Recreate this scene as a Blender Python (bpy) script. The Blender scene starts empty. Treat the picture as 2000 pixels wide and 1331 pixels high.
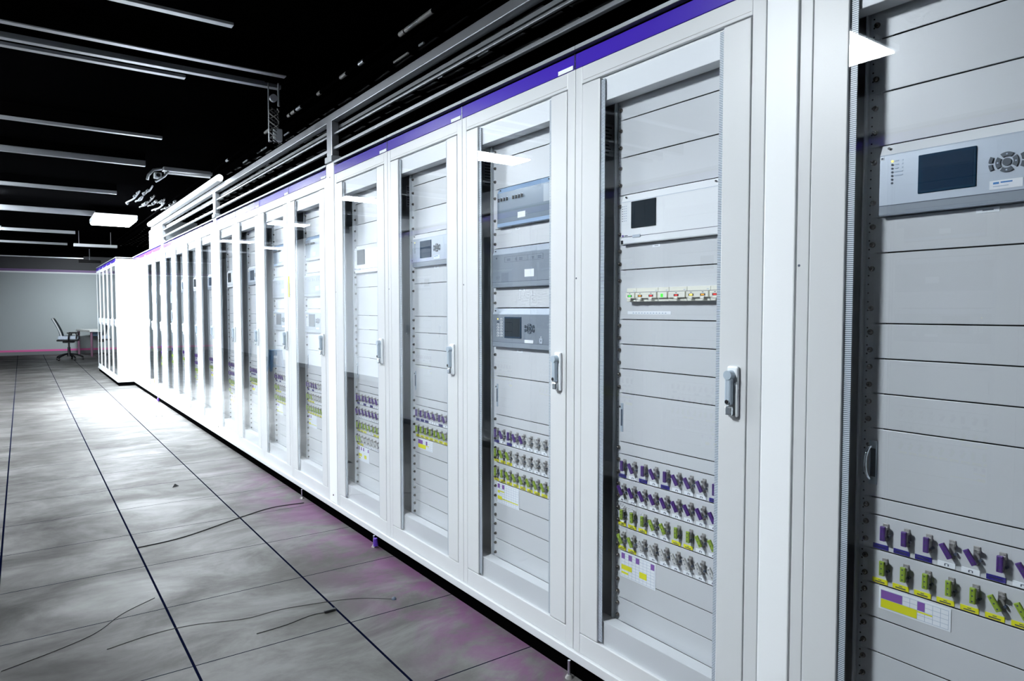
import bpy, bmesh, math, random
from mathutils import Vector, Matrix
random.seed(7)
scene = bpy.context.scene
C = scene.collection
PI = math.pi

# ------------------------------------------------------------------ camera
f_px, yaw, pitch = 1337.0, math.radians(35.5964), math.radians(2.5481)
Fw = Vector((math.sin(yaw)*math.cos(pitch), math.cos(yaw)*math.cos(pitch), -math.sin(pitch)))
Rt = Vector((math.cos(yaw), -math.sin(yaw), 0))
Up = Rt.cross(Fw)
cam_d = bpy.data.cameras.new('camera')
cam_d.sensor_width = 36.0
cam_d.lens = f_px/2000*36
cam_d.clip_start = 0.05
cam = bpy.data.objects.new('camera', cam_d)
cam.matrix_world = Matrix(((Rt.x, Up.x, -Fw.x, 0), (Rt.y, Up.y, -Fw.y, 0), (Rt.z, Up.z, -Fw.z, 1.40), (0, 0, 0, 1)))
C.objects.link(cam)
scene.camera = cam

# ------------------------------------------------------------------ world and view
w = bpy.data.worlds.new('world'); scene.world = w; w.use_nodes = True
w.node_tree.nodes['Background'].inputs[0].default_value = (0.75, 0.85, 1, 1)
w.node_tree.nodes['Background'].inputs[1].default_value = 0.05
scene.view_settings.view_transform = 'Standard'
scene.view_settings.look = 'None'
scene.view_settings.exposure = 0.52
scene.view_settings.gamma = 1.0
scene.view_settings.use_curve_mapping = False
scene.cycles.max_bounces = 10
scene.cycles.transparent_max_bounces = 12
scene.cycles.diffuse_bounces = 4
scene.cycles.glossy_bounces = 4
scene.cycles.caustics_reflective = False

# ------------------------------------------------------------------ lights
def area(name, loc, target, sx, sy, power, color=(1, 1, 1), spread=PI):
    d = bpy.data.lights.new(name, 'AREA'); d.shape = 'RECTANGLE'; d.size = sx; d.size_y = sy
    d.energy = power; d.color = color; d.spread = spread
    o = bpy.data.objects.new(name, d); o.location = loc
    o.rotation_euler = (Vector(target)-Vector(loc)).to_track_quat('-Z', 'Y').to_euler()
    C.objects.link(o); return o
def spot(name, loc, target, power, angle, blend, radius, color=(1, 1, 1)):
    d = bpy.data.lights.new(name, 'SPOT'); d.energy = power; d.spot_size = math.radians(angle)
    d.spot_blend = blend; d.shadow_soft_size = radius; d.color = color
    o = bpy.data.objects.new(name, d); o.location = loc
    o.rotation_euler = (Vector(target)-Vector(loc)).to_track_quat('-Z', 'Y').to_euler()
    C.objects.link(o); return o
COOL = (0.89, 0.957, 1.0)
PANELS = [(-0.58, 2.2), (-0.58, 5.8), (-0.58, 9.05), (-0.58, 12.4), (-0.62, 16.2), (-1.8, 17.4)]   # lit mesh diffusers, built with the ceiling
area('glare_fill_light', (-0.55, 12.4, 2.915), (1.75, 12.0, 1.35), 0.66, 0.3, 540, COOL, math.radians(100))  # extra light added below the panel to overexpose the far cabinets
area('rail_tube_light', (1.56, 9.4, 2.70), (1.0, 9.4, 0.9), 4.0, 0.05, 70, COOL)
area('added_wall_fill', (1.6, 22.8, 2.7), (1.75, 26.0, 1.1), 0.5, 0.3, 24, (0.86, 0.95, 1.0), math.radians(100))  # made-up light added to brighten the far wall

# ------------------------------------------------------------------ materials
def S(c):   # sRGB 0-255 -> linear
    return tuple(((v/255)/12.92 if v/255 <= 0.04045 else ((v/255+0.055)/1.055)**2.4) for v in c)
def mat(name, col, rough=0.5, metal=0.0, bump=0.0, bscale=200.0, vary=0.0, vscale=3.0, emit=None, estr=0.0, spec=0.5):
    m = bpy.data.materials.new(name); m.use_nodes = True
    nt = m.node_tree; b = nt.nodes['Principled BSDF']
    b.inputs['Base Color'].default_value = (*col, 1); b.inputs['Roughness'].default_value = rough
    b.inputs['Metallic'].default_value = metal
    b.inputs['Specular IOR Level'].default_value = spec
    if emit:
        b.inputs['Emission Color'].default_value = (*emit, 1); b.inputs['Emission Strength'].default_value = estr
    if bump or vary:
        tc = nt.nodes.new('ShaderNodeTexCoord')
    if bump:
        n = nt.nodes.new('ShaderNodeTexNoise'); n.inputs['Scale'].default_value = bscale
        bp = nt.nodes.new('ShaderNodeBump'); bp.inputs['Strength'].default_value = bump; bp.inputs['Distance'].default_value = 0.002
        nt.links.new(tc.outputs['Object'], n.inputs['Vector']); nt.links.new(n.outputs['Fac'], bp.inputs['Height'])
        nt.links.new(bp.outputs['Normal'], b.inputs['Normal'])
    if vary:
        n2 = nt.nodes.new('ShaderNodeTexNoise'); n2.inputs['Scale'].default_value = vscale; n2.inputs['Detail'].default_value = 5
        mx = nt.nodes.new('ShaderNodeMix'); mx.data_type = 'RGBA'
        mx.inputs[6].default_value = (*[c*(1-vary) for c in col], 1); mx.inputs[7].default_value = (*[min(1, c*(1+vary)) for c in col], 1)
        nt.links.new(tc.outputs['Object'], n2.inputs['Vector']); nt.links.new(n2.outputs['Fac'], mx.inputs[0])
        nt.links.new(mx.outputs[2], b.inputs['Base Color'])
    return m
M = {}
M['paint'] = mat('cabinet_paint', (0.63, 0.645, 0.66), 0.38, 0, 0.06, 260, 0.02)
M['white'] = mat('white_paint', (0.86, 0.88, 0.90), 0.4, 0, 0.04, 200)
M['inner'] = mat('inner_paint', (0.58, 0.61, 0.64), 0.45, 0, 0.05, 250)
M['panel'] = mat('panel_paint', (0.62, 0.635, 0.655), 0.36, 0, 0.05, 300, 0.02)
M['purple'] = mat('purple_band', (0.055, 0.022, 0.42), 0.22, 0, 0.02, 30)
M['black'] = mat('black_plastic', (0.006, 0.006, 0.008), 0.4)
M['void'] = mat('matt_black', (0.0009, 0.0009, 0.001), 0.95, spec=0.0)
M['steel'] = mat('steel', (0.38, 0.395, 0.42), 0.32, 0.8, 0.03, 90, 0.15)
M['chrome'] = mat('chrome', (0.75, 0.8, 0.85), 0.16, 1.0)
M['screw'] = mat('screw_metal', (0.16, 0.14, 0.125), 0.25, 0.9)
M['handle_plate'] = mat('handle_plate', (0.82, 0.86, 0.9), 0.3)
M['lever'] = mat('lever_metal', (0.44, 0.52, 0.60), 0.3, 0.2)
M['navy'] = mat('navy_tag', (0.016, 0.010, 0.20), 0.4)
M['paper'] = mat('white_paper', (0.86, 0.89, 0.93), 0.6)
M['yellow'] = mat('yellow_tag', (0.80, 0.78, 0.02), 0.5)
M['violet'] = mat('violet_link', (0.085, 0.028, 0.21), 0.35)
M['lilac'] = mat('lilac_cell', (0.25, 0.11, 0.42), 0.5)
M['lime'] = mat('lime_link', (0.30, 0.42, 0.05), 0.35)
M['clear'] = mat('clear_grey_link', (0.58, 0.58, 0.57), 0.25)
M['bracket'] = mat('bracket_grey', (0.34, 0.33, 0.32), 0.35, 0.3)
M['ink'] = mat('ink', (0.06, 0.08, 0.12), 0.6)
M['blueink'] = mat('blue_ink', (0.02, 0.20, 0.55), 0.5)
M['gridink'] = mat('grid_ink', (0.42, 0.50, 0.62), 0.6)
M['relay_white'] = mat('relay_white', (0.84, 0.86, 0.88), 0.35)
M['relay_blue'] = mat('relay_silver_blue', (0.50, 0.56, 0.64), 0.30, 0.15, 0.02, 400)
M['relay_band'] = mat('relay_band_grey', (0.25, 0.29, 0.34), 0.35)
M['relay_grey'] = mat('relay_grey', (0.24, 0.28, 0.33), 0.30, 0.2)
M['relay_smoke'] = mat('smoked_blue_cover', (0.15, 0.20, 0.26), 0.2, 0.1)
M['relay_edge'] = mat('pale_blue_edge', (0.30, 0.43, 0.62), 0.2)
M['screen'] = mat('blue_black_screen', (0.0004, 0.022, 0.058), 0.4, spec=0.05)
M['screen_frame'] = mat('screen_frame', (0.001, 0.030, 0.070), 0.4, spec=0.05)
M['screen_dark'] = mat('dark_screen', (0.003, 0.010, 0.017), 0.4, spec=0.05)
M['key'] = mat('grey_key', (0.035, 0.055, 0.08), 0.4)
M['led_y'] = mat('led_yellow', (0.9, 0.7, 0.1), 0.4, emit=(1, 0.75, 0.08), estr=1.5)
M['led_g'] = mat('led_green', (0.05, 0.7, 0.05), 0.4, emit=(0.05, 1, 0.03), estr=0.9)
M['led_r'] = mat('led_red', (0.7, 0.03, 0.03), 0.4, emit=(1, 0.04, 0.02), estr=0.5)
M['led_o'] = mat('led_orange', (0.7, 0.35, 0.03), 0.4, emit=(1, 0.35, 0.02), estr=0.35)
M['cream'] = mat('cream_breaker', (0.80, 0.79, 0.70), 0.4)
M['duct'] = mat('grey_duct', (0.32, 0.34, 0.36), 0.45, 0.3)
M['lamp'] = mat('lamp_diffuser', (0.9, 0.92, 0.95), 0.5, emit=COOL, estr=180.0)
M['lamp_strong'] = mat('strong_lamp_diffuser', (0.9, 0.92, 0.95), 0.5, emit=COOL, estr=300.0)
M['glow'] = mat('glaring_diffuser', (0.9, 0.92, 0.95), 0.5, emit=COOL, estr=60.0)
M['tube'] = mat('lamp_tube', (0.9, 0.92, 0.95), 0.5, emit=COOL, estr=2.5)
M['pink'] = mat('pink_stripe', (0.62, 0.09, 0.30), 0.5)
M['skirt'] = mat('skirting_grey', (0.13, 0.14, 0.15), 0.5)
M['purple_trim'] = mat('purple_trim', (0.13, 0.06, 0.19), 0.5)
M['darkband'] = mat('dark_grey_band', (0.045, 0.045, 0.05), 0.7)
M['wall'] = mat('grey_wall', (0.34, 0.375, 0.385), 0.7, 0, 0.05, 40, 0.04, 1.5)
M['wall_white'] = mat('white_wall', (0.8, 0.82, 0.85), 0.7, 0, 0.04, 40)
M['wall_dark'] = mat('dark_grey_wall', (0.018, 0.020, 0.022), 0.7, 0, 0.04, 40)
M['chair_mesh'] = mat('chair_mesh', (0.13, 0.20, 0.27), 0.6)
M['cushion'] = mat('pale_cushion', (0.62, 0.70, 0.82), 0.7)
M['desk_top'] = mat('desk_white', (0.75, 0.75, 0.74), 0.4)
M['desk_leg'] = mat('mauve_leg', (0.26, 0.13, 0.20), 0.4)
M['desk_apron'] = mat('blue_apron', (0.05, 0.09, 0.14), 0.5)
M['stool'] = mat('blue_stool', (0.01, 0.06, 0.13), 0.35)
M['cable'] = mat('black_cable', (0.012, 0.012, 0.014), 0.5)
M['cable_grey'] = mat('grey_cable', (0.28, 0.27, 0.26), 0.5)
M['violet_wrap'] = mat('violet_wrap', (0.09, 0.03, 0.35), 0.5)

def glass_mat():
    m = bpy.data.materials.new('door_glass'); m.use_nodes = True
    nt = m.node_tree; nt.nodes.remove(nt.nodes['Principled BSDF'])
    out = nt.nodes['Material Output']
    tr = nt.nodes.new('ShaderNodeBsdfTransparent'); tr.inputs[0].default_value = (0.985, 0.992, 1.0, 1)
    gl = nt.nodes.new('ShaderNodeBsdfGlossy'); gl.inputs['Roughness'].default_value = 0.0
    gl.inputs['Color'].default_value = (0.95, 0.98, 1, 1)
    fr = nt.nodes.new('ShaderNodeFresnel'); fr.inputs['IOR'].default_value = 1.52
    geo = nt.nodes.new('ShaderNodeNewGeometry')
    mul = nt.nodes.new('ShaderNodeMath'); mul.operation = 'MULTIPLY'; mul.inputs[1].default_value = 1.35; mul.use_clamp = True
    inv = nt.nodes.new('ShaderNodeMath'); inv.operation = 'SUBTRACT'; inv.inputs[0].default_value = 1.0
    mul2 = nt.nodes.new('ShaderNodeMath'); mul2.operation = 'MULTIPLY'
    mix = nt.nodes.new('ShaderNodeMixShader')
    L = nt.links
    L.new(fr.outputs[0], mul.inputs[0]); L.new(geo.outputs['Backfacing'], inv.inputs[1])
    L.new(mul.outputs[0], mul2.inputs[0]); L.new(inv.outputs[0], mul2.inputs[1])
    L.new(mul2.outputs[0], mix.inputs[0]); L.new(tr.outputs[0], mix.inputs[1]); L.new(gl.outputs[0], mix.inputs[2])
    L.new(mix.outputs[0], out.inputs[0])
    return m
M['glass'] = glass_mat()

def strip_mat():
    m = mat('ribbed_seal', (0.5, 0.5, 0.5), 0.4); nt = m.node_tree; b = nt.nodes['Principled BSDF']
    tc = nt.nodes.new('ShaderNodeTexCoord'); sp = nt.nodes.new('ShaderNodeSeparateXYZ')
    d = nt.nodes.new('ShaderNodeMath'); d.operation = 'DIVIDE'; d.inputs[1].default_value = 0.0050
    fr = nt.nodes.new('ShaderNodeMath'); fr.operation = 'FRACT'
    gt = nt.nodes.new('ShaderNodeMath'); gt.operation = 'GREATER_THAN'; gt.inputs[1].default_value = 0.38
    mx = nt.nodes.new('ShaderNodeMix'); mx.data_type = 'RGBA'
    mx.inputs[6].default_value = (0.05, 0.085, 0.12, 1); mx.inputs[7].default_value = (0.72, 0.77, 0.82, 1)
    L = nt.links
    L.new(tc.outputs['Object'], sp.inputs[0]); L.new(sp.outputs['Z'], d.inputs[0]); L.new(d.outputs[0], fr.inputs[0])
    L.new(fr.outputs[0], gt.inputs[0]); L.new(gt.outputs[0], mx.inputs[0]); L.new(mx.outputs[2], b.inputs['Base Color'])
    return m
M['strip'] = strip_mat()

def floor_mat():
    m = bpy.data.materials.new('floor_tiles'); m.use_nodes = True
    nt = m.node_tree; b = nt.nodes['Principled BSDF']; L = nt.links
    tc = nt.nodes.new('ShaderNodeTexCoord'); sp = nt.nodes.new('ShaderNodeSeparateXYZ'); L.new(tc.outputs['Object'], sp.inputs[0])
    def math_(op, a, bb=None, clamp=False):
        n = nt.nodes.new('ShaderNodeMath'); n.operation = op; n.use_clamp = clamp
        for i, v in enumerate((a, bb)):
            if v is None: continue
            if isinstance(v, (int, float)): n.inputs[i].default_value = v
            else: L.new(v, n.inputs[i])
        return n.outputs[0]
    def noise(scale, detail=6, rough=0.6, vec=None, dist=0.0):
        n = nt.nodes.new('ShaderNodeTexNoise'); n.inputs['Scale'].default_value = scale
        n.inputs['Detail'].default_value = detail; n.inputs['Roughness'].default_value = rough; n.inputs['Distortion'].default_value = dist
        L.new(vec or tc.outputs['Object'], n.inputs['Vector']); return n.outputs['Fac']
    def ramp(x, lo, hi): 
        n = nt.nodes.new('ShaderNodeMapRange'); n.interpolation_type = 'SMOOTHSTEP'
        n.inputs[1].default_value = lo; n.inputs[2].default_value = hi; L.new(x, n.inputs[0]); return n.outputs[0]
    def mix(fac, a, bb):
        n = nt.nodes.new('ShaderNodeMix'); n.data_type = 'RGBA'; L.new(fac, n.inputs[0])
        for i, v in ((6, a), (7, bb)):
            if isinstance(v, tuple): n.inputs[i].default_value = (*v, 1)
            else: L.new(v, n.inputs[i])
        return n.outputs[2]
    T = 0.6455
    def joint(coord, off, wdt):
        a = math_('ADD', coord, 100*T-off+wdt/2); r = math_('MODULO', a, T); return math_('LESS_THAN', r, wdt)
    jx = joint(sp.outputs['X'], 0.516, 0.0105); jy = joint(sp.outputs['Y'], 2.868, 0.006)
    jj = math_('MAXIMUM', jx, jy)
    stretch = nt.nodes.new('ShaderNodeMapping'); stretch.inputs['Scale'].default_value = (0.75, 1.25, 1); L.new(tc.outputs['Object'], stretch.inputs[0])
    n1 = noise(1.7, 10, 0.68, stretch.outputs[0], 0.5); n2 = noise(14, 6, 0.7); n3 = noise(0.9, 4, 0.5, None, 1.2)
    base = mix(ramp(n1, 0.36, 0.64), (0.066, 0.064, 0.061), (0.140, 0.138, 0.135))
    base = mix(math_('MULTIPLY', ramp(n2, 0.45, 0.75), 0.3), base, (0.115, 0.115, 0.115))
    base = mix(math_('MULTIPLY', ramp(n3, 0.52, 0.70), 0.5), base, (0.045, 0.040, 0.036))
    # floor dirt, plus painted-in shade darkening the left of the aisle
    dirt_shade = math_('SUBTRACT', 1.0, ramp(math_('ADD', sp.outputs['X'], math_('MULTIPLY', noise(1.1, 6, 0.6, None, 1.5), 0.9)), 0.35, 1.45))
    base = mix(math_('MULTIPLY', dirt_shade, 0.8), base, (0.017, 0.0155, 0.0145))
    # pinkish dye stains along the cabinet base
    px = ramp(sp.outputs['X'], 1.10, 1.62); py = math_('SUBTRACT', 1.0, ramp(sp.outputs['Y'], 5.0, 7.0))
    st = math_('MULTIPLY', math_('MULTIPLY', px, py), ramp(noise(3.2, 9, 0.7, None, 0.6), 0.40, 0.58))
    base = mix(math_('MULTIPLY', st, 0.85), base, (0.13, 0.050, 0.12))
    col = mix(jj, base, (0.002, 0.003, 0.012))
    L.new(col, b.inputs['Base Color'])
    L.new(math_('MULTIPLY', math_('MULTIPLY', math_('SUBTRACT', 1.0, jj), 0.22), math_('SUBTRACT', 1.0, math_('MULTIPLY', dirt_shade, 0.9))), b.inputs['Specular IOR Level'])
    rr = nt.nodes.new('ShaderNodeMapRange'); rr.inputs[1].default_value = 0.35; rr.inputs[2].default_value = 0.65; rr.inputs[3].default_value = 0.62; rr.inputs[4].default_value = 0.38
    L.new(n1, rr.inputs[0]); L.new(rr.outputs[0], b.inputs['Roughness'])
    bp = nt.nodes.new('ShaderNodeBump'); bp.inputs['Strength'].default_value = 0.12; bp.inputs['Distance'].default_value = 0.003
    L.new(n2, bp.inputs['Height']); L.new(bp.outputs['Normal'], b.inputs['Normal'])
    return m
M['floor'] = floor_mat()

# ------------------------------------------------------------------ mesh helpers
class MB:
    def __init__(self): self.v = []; self.f = []; self.m = []; self.mats = []; self.smooth = []
    def mi(self, m):
        if m not in self.mats: self.mats.append(m)
        return self.mats.index(m)
    def add(self, vs, fs, m, smooth=False):
        b = len(self.v); self.v += [tuple(v) for v in vs]; k = self.mi(m)
        for f in fs: self.f.append(tuple(b+i for i in f)); self.m.append(k); self.smooth.append(smooth)
        return self
    def box(self, x0, x1, y0, y1, z0, z1, m, c=0.0, rot=None):
        x0, x1 = min(x0, x1), max(x0, x1); y0, y1 = min(y0, y1), max(y0, y1); z0, z1 = min(z0, z1), max(z0, z1)
        c = min(c, (x1-x0)*0.45, (y1-y0)*0.45, (z1-z0)*0.45)
        if c <= 0:
            vs = [(x, y, z) for x in (x0, x1) for y in (y0, y1) for z in (z0, z1)]
            fs = [(0, 1, 3, 2), (4, 6, 7, 5), (0, 4, 5, 1), (2, 3, 7, 6), (0, 2, 6, 4), (1, 5, 7, 3)]
        else:
            bm = bmesh.new(); bmesh.ops.create_cube(bm, size=1)
            for v in bm.verts:
                v.co = Vector(((x0+x1)/2+v.co.x*(x1-x0), (y0+y1)/2+v.co.y*(y1-y0), (z0+z1)/2+v.co.z*(z1-z0)))
            bmesh.ops.bevel(bm, geom=bm.edges[:], offset=c, segments=2, affect='EDGES', profile=0.5)
            bm.verts.index_update()
            vs = [v.co.copy() for v in bm.verts]; fs = [[v.index for v in f.verts] for f in bm.faces]; bm.free()
        if rot: vs = [rot @ Vector(v) for v in vs]
        return self.add(vs, fs, m)
    def cyl(self, p0, p1, r0, r1, m, n=12, caps=True, smooth=True):
        p0, p1 = Vector(p0), Vector(p1); d = (p1-p0).normalized()
        a = d.orthogonal().normalized(); b = d.cross(a)
        vs = []
        for p, r in ((p0, r0), (p1, r1)):
            for i in range(n):
                t = 2*PI*i/n; vs.append(p+a*(r*math.cos(t))+b*(r*math.sin(t)))
        fs = [(i, (i+1) % n, n+(i+1) % n, n+i) for i in range(n)]
        self.add(vs, fs, m, smooth)
        if caps: self.add(vs, [tuple(range(n))[::-1], tuple(range(n, 2*n))], m)
        return self
    def tube(self, pts, r, m, n=8, closed=False):
        pts = [Vector(p) for p in pts]; N = len(pts); vs = []; ref = None
        for i, p in enumerate(pts):
            t = (pts[min(i+1, N-1)]-pts[max(i-1, 0)]).normalized()
            if ref is None: ref = t.orthogonal().normalized()
            a = (ref-t*ref.dot(t)).normalized(); ref = a; b = t.cross(a)
            for k in range(n):
                s = 2*PI*k/n; vs.append(p+a*(r*math.cos(s))+b*(r*math.sin(s)))
        fs = [(i*n+k, i*n+(k+1) % n, (i+1)*n+(k+1) % n, (i+1)*n+k) for i in range(N-1) for k in range(n)]
        self.add(vs, fs, m, True)
        self.add(vs, [tuple(range(n))[::-1], tuple(range((N-1)*n, N*n))], m)
        return self
    def dome(self, c, axis, r, h, m, n=12, rings=4):
        c = Vector(c); d = Vector(axis).normalized(); a = d.orthogonal().normalized(); b = d.cross(a); vs = []
        for j in range(rings):
            t = j/rings*PI/2
            for i in range(n):
                s = 2*PI*i/n; vs.append(c+(a*math.cos(s)+b*math.sin(s))*r*math.cos(t)+d*h*math.sin(t))
        vs.append(c+d*h)
        fs = [(j*n+i, j*n+(i+1) % n, (j+1)*n+(i+1) % n, (j+1)*n+i) for j in range(rings-1) for i in range(n)]
        fs += [((rings-1)*n+i, (rings-1)*n+(i+1) % n, rings*n) for i in range(n)]
        return self.add(vs, fs, m, True)
    def build(self, name, parent=None):
        me = bpy.data.meshes.new(name); me.from_pydata(self.v, [], self.f)
        for m in self.mats: me.materials.append(M[m])
        me.polygons.foreach_set('material_index', self.m); me.polygons.foreach_set('use_smooth', self.smooth)
        bm = bmesh.new(); bm.from_mesh(me); bmesh.ops.recalc_face_normals(bm, faces=bm.faces[:]); bm.to_mesh(me); bm.free()
        me.update()
        o = bpy.data.objects.new(name, me); C.objects.link(o)
        if parent: o.parent = parent
        return o
def smooth(pts, k=6):
    out = []; P = [Vector(p) for p in pts]
    for i in range(len(P)-1):
        p0, p1, p2, p3 = P[max(i-1, 0)], P[i], P[i+1], P[min(i+2, len(P)-1)]
        for j in range(k):
            t_ = j/k
            out.append(0.5*((2*p1)+(p2-p0)*t_+(2*p0-5*p1+4*p2-p3)*t_**2+(3*p1-p0-3*p2+p3)*t_**3))
    out.append(P[-1]); return out
def tag(o, label, cat, group=None):
    o['label'] = label; o['category'] = cat
    if group: o['group'] = group
    return o
def thing(name, label, cat, loc=(0, 0, 0), rz=0, group=None):
    o = bpy.data.objects.new(name, None); C.objects.link(o); o.empty_display_size = 0.1
    o.location = loc; o.rotation_euler = (0, 0, rz); return tag(o, label, cat, group)
def struct(o): o['kind'] = 'structure'; return o
def inst(src, parent, loc=(0, 0, 0), rot=(0, 0, 0)):
    o = src.copy(); C.objects.link(o); o.parent = parent; o.location = loc; o.rotation_euler = rot; return o
def copy_tree(src, parent=None):
    c = src.copy(); C.objects.link(c); c.parent = parent
    for ch in list(src.children): copy_tree(ch, c)
    return c

# ------------------------------------------------------------------ the room
D = 1.68                      # plane of the cabinet fronts
ZB = 0.105                    # underside of the cabinets
XL, XR, YN, YF, ZC = -2.2, 3.3, -4.0, 26.0, 3.12
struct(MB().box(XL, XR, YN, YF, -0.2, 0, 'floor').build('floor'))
struct(MB().box(XL-.1, XR+.1, YN-.1, YF+.1, ZC, ZC+.1, 'void').build('ceiling'))
struct(MB().box(XL-.1, XL, YN, YF, 0, ZC, 'wall_white').build('wall_left'))
struct(MB().box(XR, XR+.1, YN, YF, 0, ZC, 'void').build('wall_right'))
struct(MB().box(XL, XR, YF, YF+.1, 0, ZC, 'wall').build('wall_back'))
struct(MB().box(XL, XR, YN-.1, YN, 0, ZC, 'wall_dark').build('wall_front'))
struct(MB().box(XL, XR, YF-.015, YF, 0, 0.105, 'skirt', .003).build('baseboard_back'))
struct(MB().box(XL, XR, YF-.02, YF, 0.105, 0.165, 'pink', .003).build('trim_1'))
struct(MB().box(XL, XR, YF-.02, YF, 2.60, 2.675, 'purple_trim', .003).build('trim_2'))
struct(MB().box(XL, XR, YF-.012, YF, 2.675, ZC, 'darkband').build('trim_3'))
struct(MB().box(XL, XR, YF-.03, YF, 2.555, 2.60, 'wall_white', .004).build('trim_4'))
struct(MB().box(XL, XL+.02, YN, YF, 0, 0.10, 'skirt', .003).build('baseboard_left'))

# ------------------------------------------------------------------ cabinets
W = 0.7975
Z0 = 0.261-ZB                 # start of the rack-unit grid, cabinet-local
U = 0.0442
PX = 0.075                    # depth of the panel faces behind the door plane
YC = 0.399
PW = 0.4826
EL, ER = YC+PW/2, YC-PW/2     # left and right ends of the rack panels
def zz(world): return world-ZB

SRC = {}
def place(name, key, fn, parent, loc=(0, 0, 0), rot=(0, 0, 0)):
    if key not in SRC:
        o = fn(); SRC[key] = o; o.name = name; o.parent = parent
    else:
        o = SRC[key].copy(); C.objects.link(o); o.name = name; o.parent = parent
    o.location = loc; o.rotation_euler = rot
    return o

def b_body():
    b = MB(); t = 0.018
    b.box(0.03, .60, 0.002, t, 0, zz(2.34), 'inner'); b.box(0.03, .60, W-t, W-.002, 0, zz(2.34), 'inner')
    b.box(.585, .60, t, W-t, 0, zz(2.34), 'inner'); b.box(.0325, .60, .0008, .002, 0, zz(2.34), 'paint'); b.box(.0325, .60, W-.002, W-.0008, 0, zz(2.34), 'paint')
    b.box(0.03, .585, t, W-t, 0, .02, 'inner'); b.box(0.03, .585, t, W-t, zz(2.30), zz(2.34), 'inner')
    return b.build('body')
def b_frame():
    b = MB(); c = .0025
    b.box(0.0, .032, 0.001, .0455, 0, zz(2.285), 'paint', c); b.box(0.0, .032, W-.0365, W-.001, 0, zz(2.285), 'paint', c)
    b.box(0.0005, .032, .0445, W-.036, zz(2.2235), zz(2.285), 'paint', c)
    b.box(0.0005, .032, .0445, W-.036, 0, zz(.1805), 'paint', c)
    b.box(-.0006, .002, .05, W-.045, zz(2.2345), zz(2.2355), 'bracket')
    b.cyl((-.0006, W-.009, zz(1.518)), (.002, W-.009, zz(1.518)), .0035, .0035, 'ink', 10)
    return b.build('front_frame')
def b_brow():
    b = MB(); b.box(0.001, .05, .0065, W-.0005, zz(2.287), zz(2.340), 'purple', .0012)
    b.box(-.001, .05, 0.0005, .0055, zz(2.285), zz(2.341), 'chrome')
    return b.build('purple_header')
def b_tag(): return MB().box(-.002, .0008, .012, .098, zz(2.2875), zz(2.302), 'paper').build('header_tag')
def b_cap():
    b = MB(); b.box(.02, .60, .001, W-.001, zz(2.340), zz(2.356), 'void'); b.box(-.004, .60, .001, W-.001, zz(2.356), zz(2.370), 'duct', .001)  # matt black strip stands in for the shadow gap below the cap
    return b.build('top_cap')
def b_trim_top(): return MB().box(.014, .068, .046, W-.037, zz(2.138), zz(2.2600), 'white', .002).build('upper_trim')
def b_trim_bot(): return MB().box(.014, .066, .046, W-.037, zz(.16), zz(.268), 'paint', .002).build('lower_trim')
def b_rack():
    b = MB()
    for y0, y1 in ((EL-.016, EL+.012), (ER-.012, ER+.016)):
        b.box(PX+.004, PX+.022, y0, y1, .03, zz(2.29), 'inner')
    b.box(PX-.012, PX+.03, EL+.012, EL+.016, .03, zz(2.29), 'inner'); b.box(PX-.012, PX+.03, ER-.016, ER-.012, .03, zz(2.29), 'inner')
    for z in [Z0+U*(k+.5)*.5 for k in range(-4, 92)]:
        b.cyl((PX+.0035, EL+.004, z), (PX+.0041, EL+.004, z), .0022, .0022, 'black', 6)
    b.box(PX+.05, PX+.30, EL+.012, EL+.014, .03, zz(2.29), 'inner')
    b.box(PX+.09, PX+.10, ER, EL, .03, zz(2.29), 'void')
    return b.build('swing_rack')
def b_stile(y0, y1):
    def fn():
        b = MB(); b.box(-.001, .022, y0, y1, zz(.184), zz(2.2195), 'paint', .003)
        return b.build('stile')
    return fn
def b_glass(): return MB().box(.0005, .0055, .1425, .6645, zz(.186), zz(2.216), 'glass').build('glass_pane')
def b_strip(y0, y1): return lambda: MB().box(.006, .009, y0, y1, zz(.19), zz(2.212), 'strip').build('ribbed_strip')
def b_handle():
    b = MB(); b.box(-.013, -.001, .0685, .1055, zz(1.090), zz(1.238), 'handle_plate', .006)
    return b.build('handle')
def b_lever():
    b = MB()
    b.box(-.030, -.013, .079, .101, zz(1.125), zz(1.205), 'lever', .005)
    b.cyl((-.032, .090, zz(1.212)), (-.012, .090, zz(1.212)), .0135, .0145, 'lever', 20)
    b.box(-.026, -.013, .078, .102, zz(1.095), zz(1.122), 'chrome', .004)
    return b.build('lever')
def b_key():
    b = MB(); b.cyl((-.0322, .090, zz(1.135)), (-.012, .090, zz(1.135)), .0075, .0075, 'chrome', 16)
    b.cyl((-.0330, .090, zz(1.135)), (-.030, .090, zz(1.135)), .0058, .0058, 'black', 12)
    return b.build('key_cylinder')
def b_notice():
    b = MB(); y = W-.018-.0012
    b.box(.105, .175, y, y+.001, zz(1.985), zz(2.105), 'paper')
    for k in range(8): b.box(.112, .112+random.choice((.04, .055, .05)), y-.0004, y, zz(2.09)-k*.0135, zz(2.09)-k*.0135+.004, 'ink')
    return b.build('paper_notice')
def b_screw():
    b = MB(); b.cyl((0, 0, 0), (-.002, 0, 0), .0070, .0070, 'screw', 14); b.dome((-.002, 0, 0), (-1, 0, 0), .0068, .0085, 'screw', 14, 5)
    b.box(-.0110, -.0085, -.0030, .0030, -.0007, .0007, 'black')
    return b.build('screw')
def b_panel(n):
    def fn():
        h = n*U; b = MB(); g = .0016; e = .012
        b.box(PX, PX+.004, EL-e-.001, EL, .0004, h-.0004, 'panel', .0005); b.box(PX, PX+.004, ER, ER+e+.001, .0004, h-.0004, 'panel', .0005)
        b.box(PX, PX+.004, ER+e, EL-e, g, h-g, 'panel', .0012)
        return b.build('blanking_panel')
    return fn
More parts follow.
